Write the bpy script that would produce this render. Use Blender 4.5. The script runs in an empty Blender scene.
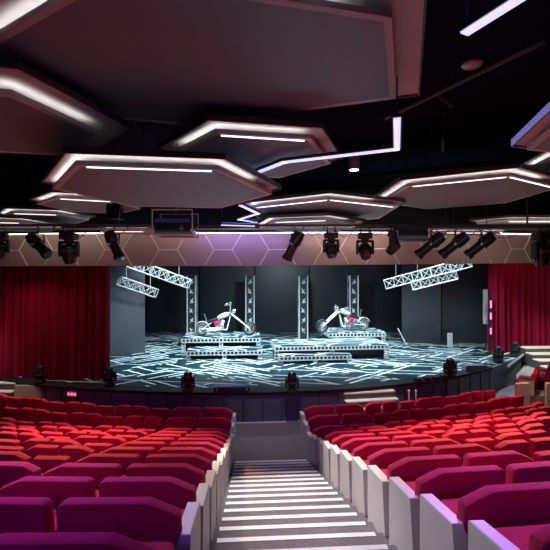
import bpy, bmesh, math, random
from mathutils import Vector, Matrix
random.seed(7)
sc = bpy.context.scene
COL = sc.collection
F = 400.0            # focal length in pixels of a 550 px frame
EZ = 4.62            # eye height above the front floor
PI = math.pi
T = math.atan(0.0625)
CT, ST = math.cos(T), math.sin(T)

def P(px, py, d):                       # a point seen at a pixel, d metres ahead
    return Vector(((px-275)/F*d, d, EZ-(py-275)/F*d))
def PH(px, py, h):                      # a point seen at a pixel on the level plane h above the eye (h<0 below)
    d = F*h/(275-py)
    return Vector(((px-275)/F*d, d, EZ+h))
def AP(u, v, h=0.0):                    # aisle frame -> world, h metres above the eye
    return Vector((v*CT-u*ST, u*CT+v*ST, EZ+h))

# ------------------------------------------------------------------ materials
def mat(name, col, rough=0.5, metal=0.0, emit=None, es=0.0, sheen=0.0, spec=0.5, bump=None, noise=None):
    m = bpy.data.materials.new(name); m.use_nodes = True
    nt = m.node_tree; b = nt.nodes['Principled BSDF']
    b.inputs['Base Color'].default_value = (*col, 1)
    b.inputs['Roughness'].default_value = rough
    b.inputs['Metallic'].default_value = metal
    b.inputs['Specular IOR Level'].default_value = spec
    if emit:
        b.inputs['Emission Color'].default_value = (*emit, 1)
        b.inputs['Emission Strength'].default_value = es
    if sheen:
        b.inputs['Sheen Weight'].default_value = sheen
        b.inputs['Sheen Roughness'].default_value = 0.45
        b.inputs['Sheen Tint'].default_value = (min(1, col[0]*2.2), col[1]*2+.05, col[2]*2+.08, 1)
    if noise or bump:
        tc = nt.nodes.new('ShaderNodeTexCoord')
        nz = nt.nodes.new('ShaderNodeTexNoise')
        nz.inputs['Scale'].default_value = (noise or bump)[0]
        nz.inputs['Detail'].default_value = 4
        nt.links.new(tc.outputs['Object'], nz.inputs['Vector'])
        if noise:
            mx = nt.nodes.new('ShaderNodeMix'); mx.data_type = 'RGBA'
            k = noise[1]
            mx.inputs['A'].default_value = (*[c*(1-k) for c in col], 1)
            mx.inputs['B'].default_value = (*[min(1, c*(1+k)) for c in col], 1)
            nt.links.new(nz.outputs['Fac'], mx.inputs['Factor'])
            nt.links.new(mx.outputs['Result'], b.inputs['Base Color'])
        if bump:
            bp = nt.nodes.new('ShaderNodeBump'); bp.inputs['Strength'].default_value = bump[1]
            bp.inputs['Distance'].default_value = 0.01
            nt.links.new(nz.outputs['Fac'], bp.inputs['Height'])
            nt.links.new(bp.outputs['Normal'], b.inputs['Normal'])
    return m

M = {}
M['velvet'] = mat('red_velvet', (0.46, 0.018, 0.075), 0.85, sheen=0.5, spec=0.15, noise=(60, 0.18))
M['seat_dark'] = mat('seat_base_dark', (0.03, 0.02, 0.025), 0.6)
M['panel_white'] = mat('cream_laminate', (0.72, 0.68, 0.66), 0.45, noise=(3, 0.05))
M['arm_white'] = mat('pale_arm_bracket', (0.62, 0.6, 0.62), 0.4)
M['carpet'] = mat('grey_carpet', (0.17, 0.15, 0.165), 0.95, noise=(45, 0.45), bump=(90, 0.4))
M['tier_carpet'] = mat('tier_carpet', (0.06, 0.035, 0.045), 0.95, noise=(30, 0.3))
M['nosing'] = mat('white_nosing', (0.86, 0.84, 0.85), 0.5)
M['stage_dark'] = mat('stage_front_dark', (0.10, 0.115, 0.15), 0.5, noise=(5, 0.3))
M['black'] = mat('matte_black', (0.012, 0.012, 0.014), 0.55)
M['blackgloss'] = mat('gloss_black', (0.015, 0.015, 0.018), 0.22)
M['room'] = mat('room_black', (0.010, 0.010, 0.014), 0.9)
M['ceil'] = mat('ceiling_black', (0.006, 0.009, 0.022), 0.95, spec=0.1)
M['pipe'] = mat('pipe_dark', (0.05, 0.05, 0.06), 0.5)
M['silver'] = mat('brushed_silver', (0.55, 0.55, 0.57), 0.35, 0.25)
M['truss'] = mat('white_truss', (0.66, 0.72, 0.75), 0.35, 0.1)
M['chrome'] = mat('chrome', (0.8, 0.83, 0.86), 0.22, 0.85)
M['tray'] = mat('tray_pale_metal', (0.66, 0.64, 0.65), 0.55, 0.0, noise=(1.5, 0.06))
M['trim_dark'] = mat('tray_dark_edge', (0.10, 0.095, 0.10), 0.45, 0.2)
M['hexplate'] = mat('satin_grey_plate', (0.24, 0.31, 0.34), 0.5, 0.1, noise=(0.8, 0.12))
M['led'] = mat('warm_led', (1, 1, 1), 0.5, emit=(1.0, 0.93, 0.91), es=5.0)
M['ledline'] = mat('warm_led_line', (1, 1, 1), 0.5, emit=(1.0, 0.92, 0.88), es=2.2)
M['violet'] = mat('violet_led', (1, 1, 1), 0.5, emit=(0.62, 0.62, 0.92), es=1.1)
M['added_uplight'] = mat('added_violet_uplight', (1, 1, 1), 0.5, emit=(0.16, 0.2, 1.0), es=2.5)  # added glow, hidden above the strip housings
M['bronze'] = mat('bronze_fascia', (0.33, 0.235, 0.215), 0.45, 0.3, noise=(0.9, 0.1))
M['inlay'] = mat('pale_inlay', (0.85, 0.75, 0.7), 0.35, 0.2)
M['curtain'] = mat('crimson_curtain', (0.25, 0.004, 0.035), 0.85, sheen=0.3, spec=0.15)
M['step_cream'] = mat('cream_step', (0.75, 0.71, 0.64), 0.6)
M['cheek'] = mat('cheek_grey', (0.35, 0.33, 0.31), 0.6)
M['step_dark'] = mat('step_riser_dark', (0.08, 0.075, 0.07), 0.7)
M['screen'] = mat('backdrop_slate', (0.036, 0.048, 0.066), 0.35, noise=(0.5, 0.5))
M['wing'] = mat('wing_slate', (0.11, 0.12, 0.15), 0.5, noise=(0.4, 0.35))
M['wing_dark'] = mat('wing_dark', (0.035, 0.038, 0.05), 0.5, noise=(0.4, 0.4))
M['lens'] = mat('lamp_lens', (0.05, 0.06, 0.08), 0.08, spec=0.8)
M['blue'] = mat('blue_cover_and_lit_band', (0.05, 0.07, 0.35), 0.3)
M['magenta'] = mat('magenta_tank', (0.75, 0.02, 0.16), 0.25)
M['signred'] = mat('sign_red', (0.5, 0.02, 0.06), 0.4, emit=(0.8, 0.05, 0.15), es=0.25)
M['signpale'] = mat('sign_glyph', (0.9, 0.5, 0.6), 0.4, emit=(1.0, 0.35, 0.5), es=0.7)
M['lamp_on'] = mat('lamp_on', (1, 1, 1), 0.4, emit=(1, 0.95, 0.9), es=6)
M['lamp_white'] = mat('lamp_white', (1, 1, 1), 0.4, emit=(0.9, 1, 1), es=6)
M['pinkglow'] = mat('curtain_edge_pink_glow', (1, 0.4, 0.8), 0.4, emit=(1.0, 0.10, 0.45), es=0.9)  # glow imitating magenta light on the curtain pleats
M['bikewhite'] = mat('bike_highlight_white', (0.82, 0.86, 0.88), 0.3, 0.1)  # pale colour stands in for bright highlights on the bikes' metal
M['lipblack'] = mat('lip_black', (0.010, 0.012, 0.016), 0.7, spec=0.2)
M['rimviolet'] = mat('violet_rim_glow', (0.3, 0.3, 0.5), 0.5, emit=(0.15, 0.14, 0.42), es=0.8)  # glow put in for violet light falling on a rim
M['tyre'] = mat('grey_tyre', (0.12, 0.13, 0.14), 0.5)
M['drape'] = mat('tower_drape', (0.015, 0.018, 0.025), 0.6)
M['whitebox'] = mat('pale_prop', (0.6, 0.65, 0.68), 0.5)

def deck_material():
    m = bpy.data.materials.new('stage_floor_pattern'); m.use_nodes = True  # pale line pattern over a dark teal base
    nt = m.node_tree; L = nt.links; b = nt.nodes['Principled BSDF']
    def N(t): return nt.nodes.new(t)
    def math_(op, a, c=None):
        n = N('ShaderNodeMath'); n.operation = op
        for i, s in enumerate((a, c)):
            if s is None: continue
            if isinstance(s, (int, float)): n.inputs[i].default_value = s
            else: L.new(s, n.inputs[i])
        return n.outputs[0]
    geo = N('ShaderNodeNewGeometry')
    total = None
    def layer(ang, cell, freq, thr, seed, dens):
        rot = N('ShaderNodeMapping'); rot.inputs['Rotation'].default_value = (0, 0, ang)
        rot.inputs['Location'].default_value = (seed*3.1, seed*1.7, 0)
        L.new(geo.outputs['Position'], rot.inputs['Vector'])
        sep = N('ShaderNodeSeparateXYZ'); L.new(rot.outputs[0], sep.inputs[0])
        x, y = sep.outputs[0], sep.outputs[1]
        # stepped lanes: random offset per lane along x
        lane = math_('FLOOR', math_('MULTIPLY', y, freq))
        wn = N('ShaderNodeTexWhiteNoise'); wn.noise_dimensions = '1D'
        L.new(math_('ADD', lane, seed*13.7), wn.inputs['W'])
        seg = math_('FLOOR', math_('ADD', math_('MULTIPLY', x, cell), math_('MULTIPLY', wn.outputs['Value'], 5.0)))
        w2 = N('ShaderNodeTexWhiteNoise'); w2.noise_dimensions = '2D'
        cb = N('ShaderNodeCombineXYZ'); L.new(seg, cb.inputs[0]); L.new(math_('ADD', lane, seed*5.3), cb.inputs[1])
        L.new(cb.outputs[0], w2.inputs['Vector'])
        on = math_('LESS_THAN', w2.outputs['Value'], dens)
        fr = math_('FRACT', math_('MULTIPLY', y, freq))
        ln = math_('LESS_THAN', fr, thr)
        return math_('MULTIPLY', on, ln)
    a = layer(math.radians(38), 0.50, 3.7, 0.34, 1.0, 0.50)
    c = layer(math.radians(-42), 0.50, 3.5, 0.33, 2.0, 0.48)
    d = layer(math.radians(8), 0.30, 2.2, 0.17, 3.0, 0.55)
    vor = N('ShaderNodeTexNoise'); vor.inputs['Scale'].default_value = 0.8
    L.new(geo.outputs['Position'], vor.inputs['Vector'])
    sel = math_('GREATER_THAN', vor.outputs['Fac'], 0.5)
    inv = math_('SUBTRACT', 1.0, sel)
    mixd = math_('ADD', math_('MULTIPLY', a, sel), math_('MULTIPLY', c, inv))
    tot = math_('MINIMUM', math_('ADD', mixd, math_('MULTIPLY', d, 0.7)), 1.0)
    mx = N('ShaderNodeMix'); mx.data_type = 'RGBA'
    mx.inputs['A'].default_value = (0.005, 0.026, 0.038, 1)
    mx.inputs['B'].default_value = (0.78, 0.92, 0.94, 1)
    L.new(tot, mx.inputs['Factor']); L.new(mx.outputs['Result'], b.inputs['Base Color'])
    b.inputs['Roughness'].default_value = 0.32
    b.inputs['Specular IOR Level'].default_value = 0.2
    return m
M['deck'] = deck_material()

# ------------------------------------------------------------------ mesh helpers
class MB:
    def __init__(self): self.bm = bmesh.new()
    def box(self, c, s, mtx=None):
        r = bmesh.ops.create_cube(self.bm, size=1.0)
        vs = r['verts']
        bmesh.ops.scale(self.bm, vec=s, verts=vs)
        if mtx is not None: bmesh.ops.transform(self.bm, matrix=mtx, verts=vs)
        bmesh.ops.translate(self.bm, vec=c, verts=vs)
        return vs
    def rbox(self, c, s, r=0.03, seg=2, mtx=None):
        vs = self.box((0, 0, 0), s)
        es = list({e for v in vs for e in v.link_edges})
        g = bmesh.ops.bevel(self.bm, geom=es, offset=r, segments=seg, affect='EDGES', profile=0.5)
        vv = list({v for f in g['faces'] for v in f.verts} | {v for v in vs if v.is_valid})
        isl = set(vv); stack = list(vv)
        while stack:
            v = stack.pop()
            for e in v.link_edges:
                o = e.other_vert(v)
                if o not in isl: isl.add(o); stack.append(o)
        vv = list(isl)
        if mtx is not None: bmesh.ops.transform(self.bm, matrix=mtx, verts=vv)
        bmesh.ops.translate(self.bm, vec=c, verts=vv)
        return vv
    def tube(self, a, b, r, n=8, r2=None):
        a = Vector(a); b = Vector(b); d = b-a
        if d.length < 1e-6: return []
        q = Vector((0, 0, 1)).rotation_difference(d.normalized()).to_matrix().to_4x4()
        res = bmesh.ops.create_cone(self.bm, cap_ends=True, segments=n, radius1=r, radius2=r if r2 is None else r2, depth=d.length)
        bmesh.ops.transform(self.bm, matrix=Matrix.Translation((a+b)/2) @ q, verts=res['verts'])
        return res['verts']
    def lathe(self, prof, n=16, mtx=None):               # prof: (r, z) pairs, spun about z
        rings = []
        vs = []
        for r, z in prof:
            ring = [self.bm.verts.new((max(r, 1e-4)*math.cos(2*PI*i/n), max(r, 1e-4)*math.sin(2*PI*i/n), z)) for i in range(n)]
            rings.append(ring); vs += ring
        for k in range(len(rings)-1):
            for i in range(n):
                self.bm.faces.new((rings[k][i], rings[k][(i+1) % n], rings[k+1][(i+1) % n], rings[k+1][i]))
        self.bm.faces.new(list(reversed(rings[0]))); self.bm.faces.new(rings[-1])
        if mtx is not None: bmesh.ops.transform(self.bm, matrix=mtx, verts=vs)
        return vs
    def torus(self, c, R, r, axis='y', n=24, m=8):
        ring = []
        for i in range(n):
            a = 2*PI*i/n
            rr = []
            for j in range(m):
                b = 2*PI*j/m
                x = (R+r*math.cos(b))*math.cos(a); z = (R+r*math.cos(b))*math.sin(a); y = r*math.sin(b)
                p = (x, y, z) if axis == 'y' else (y, x, z) if axis == 'x' else (x, z, y)
                rr.append(self.bm.verts.new(Vector(c)+Vector(p)))
            ring.append(rr)
        for i in range(n):
            for j in range(m):
                self.bm.faces.new((ring[i][j], ring[(i+1) % n][j], ring[(i+1) % n][(j+1) % m], ring[i][(j+1) % m]))
    def prism(self, poly, d):                            # poly: 3-D points, extruded by vector d
        d = Vector(d)
        a = [self.bm.verts.new(Vector(p)) for p in poly]
        b = [self.bm.verts.new(Vector(p)+d) for p in poly]
        n = len(poly)
        self.bm.faces.new(a); self.bm.faces.new(list(reversed(b)))
        for i in range(n):
            self.bm.faces.new((a[i], b[i], b[(i+1) % n], a[(i+1) % n]))
        return a+b
    def mesh(self, name, m, smooth=False):
        bmesh.ops.recalc_face_normals(self.bm, faces=self.bm.faces[:])
        me = bpy.data.meshes.new(name)
        self.bm.to_mesh(me); self.bm.free()
        me.materials.append(m)
        if smooth:
            for p in me.polygons: p.use_smooth = True
            try: me.set_sharp_from_angle(angle=math.radians(40))
            except Exception: pass
        return me
    def build(self, name, m, parent=None, smooth=False, loc=None, rot=None):
        return link(name, self.mesh(name, m, smooth), parent, loc, rot)

def link(name, me, parent=None, loc=None, rot=None):
    o = bpy.data.objects.new(name, me); COL.objects.link(o)
    if parent: o.parent = parent
    if loc is not None: o.location = loc
    if rot is not None: o.rotation_euler = rot
    return o
def tag(o, label, cat, group=None, kind=None):
    o['label'] = label; o['category'] = cat
    if group: o['group'] = group
    if kind: o['kind'] = kind
    return o
def empty(name, loc, rz=0, label=None, cat=None, group=None):
    o = bpy.data.objects.new(name, None); COL.objects.link(o)
    o.location = loc; o.rotation_euler = (0, 0, rz)
    o.empty_display_size = 0.2
    if label: tag(o, label, cat, group)
    return o
def struct(o):
    o['kind'] = 'structure'; return o
ORD = ['first', 'second', 'third', 'fourth', 'fifth', 'sixth', 'seventh', 'eighth', 'ninth', 'tenth', 'eleventh', 'twelfth', 'thirteenth', 'fourteenth']

# ------------------------------------------------------------------ room shell
SF = EZ-3.66                    # stage floor height
def wallbox(name, c, s, m):
    b = MB(); b.box(c, s); return struct(b.build(name, m))
wallbox('floor', (1, 13, -0.1), (32, 36, 0.2), M['carpet'])
wallbox('ceiling', (1, 13, EZ+3.7), (32, 36, 0.2), M['ceil'])
wallbox('wall_left', (-14.4, 13, 4.1), (0.2, 36, 8.4), M['room'])
wallbox('wall_right', (16.4, 13, 4.1), (0.2, 36, 8.4), M['room'])
wallbox('wall_back', (1, -4.6, 4.1), (31, 0.2, 8.4), M['room'])
wallbox('wall_stage_rear', (1, 29.5, 4.1), (31, 0.2, 8.4), M['room'])

wallbox('wall_proscenium', (1, 15.25, EZ+2.5), (30.6, 0.2, 2.2), M['room'])
# ------------------------------------------------------------------ tiers, aisle stair
UC, VC = 32.0, 0.55
def yk(k): return 2.8+0.78*(k-1)
def Tk(k): return 3.79 if k >= 11 else 1.6+0.245*(k-1)
def Fk(k): return min(4.62, Tk(k)+0.83)
VL, VR = -0.55, 1.64            # where the tiers end beside the aisle (end panels stand inside)
def arc_pt(u0, th, side):       # point on the row circle that crosses the aisle line at u0
    R = UC-u0
    return UC-R*math.cos(th), VC+side*R*math.sin(th)
for side, edge, nm in ((-1, VC-VL, 'floor_tier_left'), (1, VR-VC, 'floor_tier_right')):
    b = MB()
    for k in range(-3, 10):
        u0, u1 = yk(k)-0.03, yk(k+1)-0.03
        h = Fk(k)
        outer, inner = [], []
        n = 14
        for (lst, u) in ((outer, u0), (inner, u1)):
            R = UC-u
            t0 = math.asin(edge/R); t1 = math.asin((10.6 if side < 0 else 10.0)/R)
            for i in range(n+1):
                uu, vv = arc_pt(u, t0+(t1-t0)*i/n, side)
                lst.append(AP(uu, vv, -EZ+0.001))
        for i in range(n):
            b.prism([outer[i], outer[i+1], inner[i+1], inner[i]], (0, 0, EZ-h))
    struct(b.build(nm, M['tier_carpet']))
edges = [2.47+0.39*i for i in range(-14, 20)]
def tread_h(e): return 1.53+0.31*e
stair = MB(); nos = []
for e in edges:
    h = tread_h(e)
    if h > 4.60 or e < -2.5: continue
    z = EZ-h
    q = [AP(e-0.39, VL, -EZ+0.002), AP(e, VL, -EZ+0.002), AP(e, VR, -EZ+0.002), AP(e-0.39, VR, -EZ+0.002)]
    stair.prism(q, (0, 0, z))
    if e > 1.2: nos.append((e, h))
st = struct(stair.build('floor_aisle_stair', M['carpet']))
for e, h in nos:
    b = MB(); 
    q = [AP(e-0.062, -0.36, -h), AP(e+0.008, -0.36, -h), AP(e+0.008, 1.40, -h), AP(e-0.062, 1.40, -h)]
    b.prism(q, (0, 0, 0.007))
    b.build('stair_nosing', M['nosing'], st)
def lvl(u):
    for e in edges:
        if u < e-1e-6: return min(4.62, tread_h(e))
    return 4.62

# ------------------------------------------------------------------ row end panels
def end_panel(k, side):
    y = yk(k); v0 = -0.53 if side < 0 else 1.49
    L = 0.63
    us = [y, y+L]
    cuts = sorted([e for e in edges if y < e < y+L])
    prof = []
    cur = y+0.06
    prof.append((y-0.02, -lvl(y+0.001)+0.004))
    for c in cuts:
        prof.append((c, -lvl(c-0.001)+0.004)); prof.append((c, -lvl(c+0.001)+0.004))
    prof.append((y+L, -lvl(y+L-0.001)+0.004))
    top = -Tk(k)-0.24
    prof += [(y+L, top-0.08), (y+0.07, top)]
    base = AP(y, v0+0.06, -Fk(k))
    o = MB()
    pts = [Vector((v0-(v0+0.06), u-y, h+Fk(k))) for u, h in prof]
    o.prism(pts, (0.11, 0, 0))
    bmesh.ops.recalc_face_normals(o.bm, faces=o.bm.faces[:])
    es = [e for e in o.bm.edges if all(v.co.z > 0.3 for v in e.verts)]
    bmesh.ops.bevel(o.bm, geom=es, offset=0.012, segments=2, affect='EDGES', profile=0.5)
    ob = o.build('row_end_panel', M['panel_white'], loc=base, rot=(0, 0, T))
    r = 13-k
    tag(ob, 'cream end panel on the %s side of the aisle stair, %s row from the stage' % ('left' if side < 0 else 'right', ORD[r-1]),
        'end panel', 'row end panels along the aisle')
for k in range(1, 13):
    end_panel(k, -1)
for k in range(0, 13):
    end_panel(k, 1)

# ------------------------------------------------------------------ seats
BH = 0.83
def back_mesh(w, lb, rb, h=BH):
    b = MB(); hw = w/2; z0 = 0.10; th = 0.13
    pts = [(-hw, z0), (hw, z0)]
    if rb: pts += [(hw, h-rb[1]), (hw-rb[0], h)]
    else: pts += [(hw, h-0.02), (hw-0.02, h)]
    if lb: pts += [(-hw+lb[0], h), (-hw, h-lb[1])]
    else: pts += [(-hw+0.02, h), (-hw, h-0.02)]
    vs = b.prism([Vector((x, 0, z)) for x, z in pts], (0, th, 0))
    bmesh.ops.recalc_face_normals(b.bm, faces=b.bm.faces[:])
    bmesh.ops.bevel(b.bm, geom=b.bm.edges[:], offset=0.034, segments=3, affect='EDGES', profile=0.5, clamp_overlap=True)
    for v in b.bm.verts: v.co.y += 0.11*(1-v.co.z/h)
    return b.mesh('backrest', M['velvet'], True)
def cushion_mesh(w):
    b = MB(); b.rbox((0, 0.41, 0.385), (w-0.03, 0.42, 0.15), 0.045, 3); return b.mesh('seat_cushion', M['velvet'], True)
def base_mesh(w):
    b = MB(); b.box((0, 0.36, 0.155), (w-0.12, 0.32, 0.31)); return b.mesh('pedestal', M['seat_dark'])
def arm_mesh():
    b = MB(); b.rbox((0, 0.31, 0.26), (0.05, 0.42, 0.52), 0.012, 1); return b.mesh('armrest', M['arm_white'])
def pad_mesh():
    b = MB(); b.rbox((0, 0.31, 0.555), (0.075, 0.40, 0.07), 0.028, 3); return b.mesh('armrest_pad', M['velvet'], True)
W, S = 0.855, 0.485
SB = (0.15, 0.075)
TYPES = {
 'wR': (W, back_mesh(W, (0.04, 0.03), (0.22, 0.10))), 'wL': (W, back_mesh(W, (0.22, 0.10), (0.04, 0.03))),
 'sR': (S, back_mesh(S, (0.03, 0.02), SB)), 'sL': (S, back_mesh(S, SB, (0.03, 0.02))),
 'sF': (S, back_mesh(S, (0.03, 0.02), (0.03, 0.02), BH-0.045)),
}
CUSH = {W: cushion_mesh(W), S: cushion_mesh(S)}
BASE = {W: base_mesh(W), S: base_mesh(S)}
ARM, PAD = arm_mesh(), pad_mesh()
def make_seat(t, loc, rz, armside, label, group):
    w, bm_ = TYPES[t]
    e = empty('theatre_seat', loc, rz, label, 'seat', group)
    link('backrest', bm_, e)
    link('seat_cushion', CUSH[w], e)
    link('pedestal', BASE[w], e)
    a = link('armrest', ARM, e, (armside*(w/2+0.037), 0, 0))
    link('armrest_pad', PAD, a)
    return e
def pxof(p): return 275+F*p.x/p.y if p.y > 0.3 else 1e9
count = 0
for side in (-1, 1):
    for k in range(0, 13):
        R = UC-yk(k)
        d = 1.05 if side < 0 else 1.03
        if side < 0: seq = ['wR', 'wL'] + (['sR', 'sL', 'sF'] if k % 2 else ['sF', 'sR', 'sL'])*6
        else: seq = ['wL', 'wR'] + (['sL', 'sR', 'sF'] if k % 2 == 0 else ['sF', 'sL', 'sR'])*6
        n = 0
        for t in seq:
            w = TYPES[t][0]
            th = (d+w/2)/R
            uu, vv = arc_pt(yk(k), th, side)
            p = AP(uu, vv, -Fk(k))
            thi = d/R
            ui, vi = arc_pt(yk(k), thi, side); pin = AP(ui, vi, -Fk(k))
            if side < 0 and pxof(pin) < 2: break
            if side > 0 and pxof(pin) > (575 if k == 0 else 546): break
            if side > 0 and k >= 11 and vv > (8.35 if k == 12 else 8.6): break
            n += 1
            wide = t[0] == 'w'
            sd = 'left' if side < 0 else 'right'
            row = ORD[12-k]
            if n == 1: lab = 'wide red seat beside the aisle panel, %s block, %s row from the stage' % (sd, row)
            else: lab = '%sred seat %s of the aisle, %s row from the stage, %s from the aisle' % ('wide ' if wide else '', sd, row, ORD[n-1])
            make_seat(t, p, T+side*th, side, lab, 'red theatre seats in the %s block' % sd)
            count += 1
            d += w+0.075
print('seats', count)

# ------------------------------------------------------------------ stage
def front_pt(u0, v, R):
    s = v-VC
    if R == 17: R = 22 if s < 0 else 16
    return AP(u0+R-math.sqrt(R*R-s*s), v, 0)
def stage_outline(off, inset=0.0):
    pts = []
    for i in range(25):
        v = -10.8+(9.55+10.8)*i/24
        p = front_pt(12.5+off, v, 17+off*0.0); pts.append((p.x, p.y))
    pts += [(11.9, 18.7), (15.5, 18.7), (15.5, 29.2), (-13.5, 29.2), (-13.5, pts[0][1])]
    return pts
b = MB(); b.prism([Vector((x, y, 0.002)) for x, y in stage_outline(0)], (0, 0, SF-0.03)); struct(b.build('stage_platform', M['stage_dark']))
b = MB(); b.prism([Vector((x, y, SF-0.028)) for x, y in stage_outline(0.22)], (0, 0, 0.028)); struct(b.build('stage_floor', M['deck']))
# lip with overhang, wall seams, base strip
def ribbon(u0, v0, v1, n, R, z0, z1, th):
    bb = MB()
    prev = None
    for i in range(n+1):
        v = v0+(v1-v0)*i/n
        p = front_pt(u0, v, R); q = front_pt(u0+th, v, R)
        cur = (Vector((p.x, p.y, z0)), Vector((q.x, q.y, z0)), Vector((q.x, q.y, z1)), Vector((p.x, p.y, z1)))
        if prev:
            bb.prism([prev[0], prev[1], prev[2], prev[3]], (0, 0, 0)) if False else None
            vs = [bb.bm.verts.new(c) for c in prev+cur]
            f = vs
            for a in ((0, 1, 5, 4), (1, 2, 6, 5), (2, 3, 7, 6), (3, 0, 4, 7), (3, 2, 1, 0), (4, 5, 6, 7)):
                bb.bm.faces.new([f[j] for j in a])
        prev = cur
    bmesh.ops.remove_doubles(bb.bm, verts=bb.bm.verts[:], dist=1e-5)
    return bb
struct(ribbon(12.44, -10.8, 9.55, 40, 17, SF-0.07, SF+0.012, 0.55).build('trim_stage_lip', M['lipblack']))
seams = MB()
for i in range(34):
    v = -10.4+i*0.6
    if v > 9.4: break
    p = front_pt(12.485, v, 17); a = math.asin((v-VC)/17)
    seams.box((p.x, p.y, SF/2-0.04), (0.02, 0.02, SF-0.1))
struct(seams.build('trim_stage_seams', M['black']))
struct(ribbon(12.46, VL+0.1, VR-0.1, 6, 17, 0.002, 0.035, 0.06).build('trim_stage_base', M['nosing']))

# steps in the middle right, far left and far right
def steps(name, corner, ux, uy, w, n, rise, going, z0, label, group='cream steps up to the stage'):
    # corner: world xy of the lower left corner; ux along the width, uy up the flight
    e = empty(name, (corner[0], corner[1], z0), math.atan2(ux[1], ux[0]), label, 'steps', group)
    for i in range(n):
        b = MB(); b.box((w/2, i*going+going/2+0.01, (i+0.5)*rise-0.02), (w, going, rise*1.0+ (i*rise)*0)) if False else None
        b = MB(); b.box((w/2, i*going+going/2, ((i+1)*rise-0.05)/2), (w, going, (i+1)*rise-0.05)); b.build('riser', M['step_dark'], e)
        b = MB(); b.rbox((w/2, i*going+going/2-0.012, (i+1)*rise-0.025), (w+0.02, going+0.02, 0.05), 0.01, 1); b.build('tread', M['step_cream'], e)
    return e

e = steps('stage_steps', (2.32, 12.22), (0.985, 0.17), None, 1.75, 4, 0.21, 0.2, 0.0, 'short cream stairs up to the stage front, right of the aisle')
# handrail posts beside those steps
for px in (409, 416):
    b = MB(); p = P(px, 404, 12.55); b.tube((0, 0, 0), (0, 0, 0.95), 0.022, 8); b.rbox((0, 0, 0.98), (0.07, 0.07, 0.07), 0.02, 1)
    o = b.build('handrail_post', M['panel_white'], loc=(p.x, p.y, 0.0))
    tag(o, 'pale handrail post right of the stage-front steps, %s' % ('nearer the steps' if px == 409 else 'farther from the steps'), 'post', 'handrail posts by the steps')
e = steps('stage_steps', (-11.3, 13.0), (1, 0.0), None, 2.45, 4, 0.235, 0.22, 0.0, 'cream stairs at the foot of the left red curtain')
b = MB(); b.box((-8.22, 13.42, 0.46), (1.0, 0.1, 0.92)); struct(b.build('wall_left_stage_cheek', M['cheek']))
# right hand side platform and stair
b = MB(); b.prism([Vector(p) for p in ((8.45, 13.3, 0.003), (15.0, 13.3, 0.003), (15.0, 18.6, 0.003), (11.5, 18.3, 0.003), (9.7, 16.1, 0.003))], (0, 0, 0.60)); struct(b.build('floor_right_landing', M['cheek']))
e = steps('stage_steps', (11.25, 16.5), (1, 0.06), None, 3.2, 4, 0.19, 0.45, 0.606, 'wide cream stairs below the right red curtain', 'cream steps up to the stage')
b = MB(); b.tube((9.25, 15.85, SF+0.05), (11.75, 18.62, SF+0.10), 0.05, 8); struct(b.build('trim_stage_edge_rail', M['silver']))

# side seats on the right landing
make_seat('wL', (8.95, 13.55, 0.606), 0.9, -1, 'red seat on the right landing, between two pale panels below the curtain', 'red seats on the right landing')
make_seat('wR', (9.75, 14.05, 0.606), 0.9, 1, 'red seat on the right landing, behind the pale panel at the picture edge', 'red seats on the right landing')
for (x, y, lab) in ((8.02, 12.98, 'pale end panel standing free right of the front row'), (9.02, 13.02, 'pale end panel on the right edge of the landing seats')):
    b = MB(); b.rbox((0, 0, 0.56), (0.46, 0.10, 1.12), 0.02, 2); o = b.build('row_end_panel', M['panel_white'], loc=(x, y, 0.0), rot=(0, 0, 0.12)); tag(o, lab, 'end panel', 'end panels by the right landing')

# ------------------------------------------------------------------ curtains
def curtain(name, a, c, z0, z1, label, folds, amp=0.14):
    b = MB(); a = Vector(a); c = Vector(c); d = c-a; L = d.length; t = d.normalized(); nn = Vector((-t.y, t.x))
    n = folds*10; cols = []
    ph = [random.uniform(-0.8, 0.8) for _ in range(folds+2)]
    for i in range(n+1):
        s = i/n; f = s*folds
        off = amp*math.sin(2*PI*f+ph[int(f)]*0.0)+0.4*amp*math.sin(2*PI*f*0.37+1.3)+0.25*amp*math.sin(2*PI*f*2.1+0.4)
        p = a+t*(s*L)
        cl = []
        for side in (-0.012, 0.012):
            for z, kf in ((z0, 1.15), (z0+(z1-z0)*0.5, 1.0), (z1, 0.75)):
                q = p+nn*(off*kf+side); cl.append(b.bm.verts.new((q.x, q.y, z)))
        cols.append(cl)
    for i in range(n):
        A, B = cols[i], cols[i+1]
        for j in (0, 1): b.bm.faces.new((A[j], B[j], B[j+1], A[j+1])); b.bm.faces.new((A[3+j], A[4+j], B[4+j], B[3+j]))
        b.bm.faces.new((A[0], A[3], B[3], B[0])); b.bm.faces.new((A[2], B[2], B[5], A[5]))
    for cl in (cols[0], cols[-1]):
        b.bm.faces.new((cl[0], cl[1], cl[4], cl[3])); b.bm.faces.new((cl[1], cl[2], cl[5], cl[4]))
    o = b.build(name, M['curtain'], smooth=True)
    return tag(o, label, 'curtain')
curtain('stage_curtain', (-11.6, 14.55), (-5.80, 14.0), SF+0.012, EZ+1.15, 'crimson pleated curtain on the left of the stage', 19)
curtain('stage_curtain', (10.15, 18.95), (15.2, 19.25), SF+0.012, EZ+1.35, 'crimson pleated curtain on the right of the stage', 15)

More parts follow.
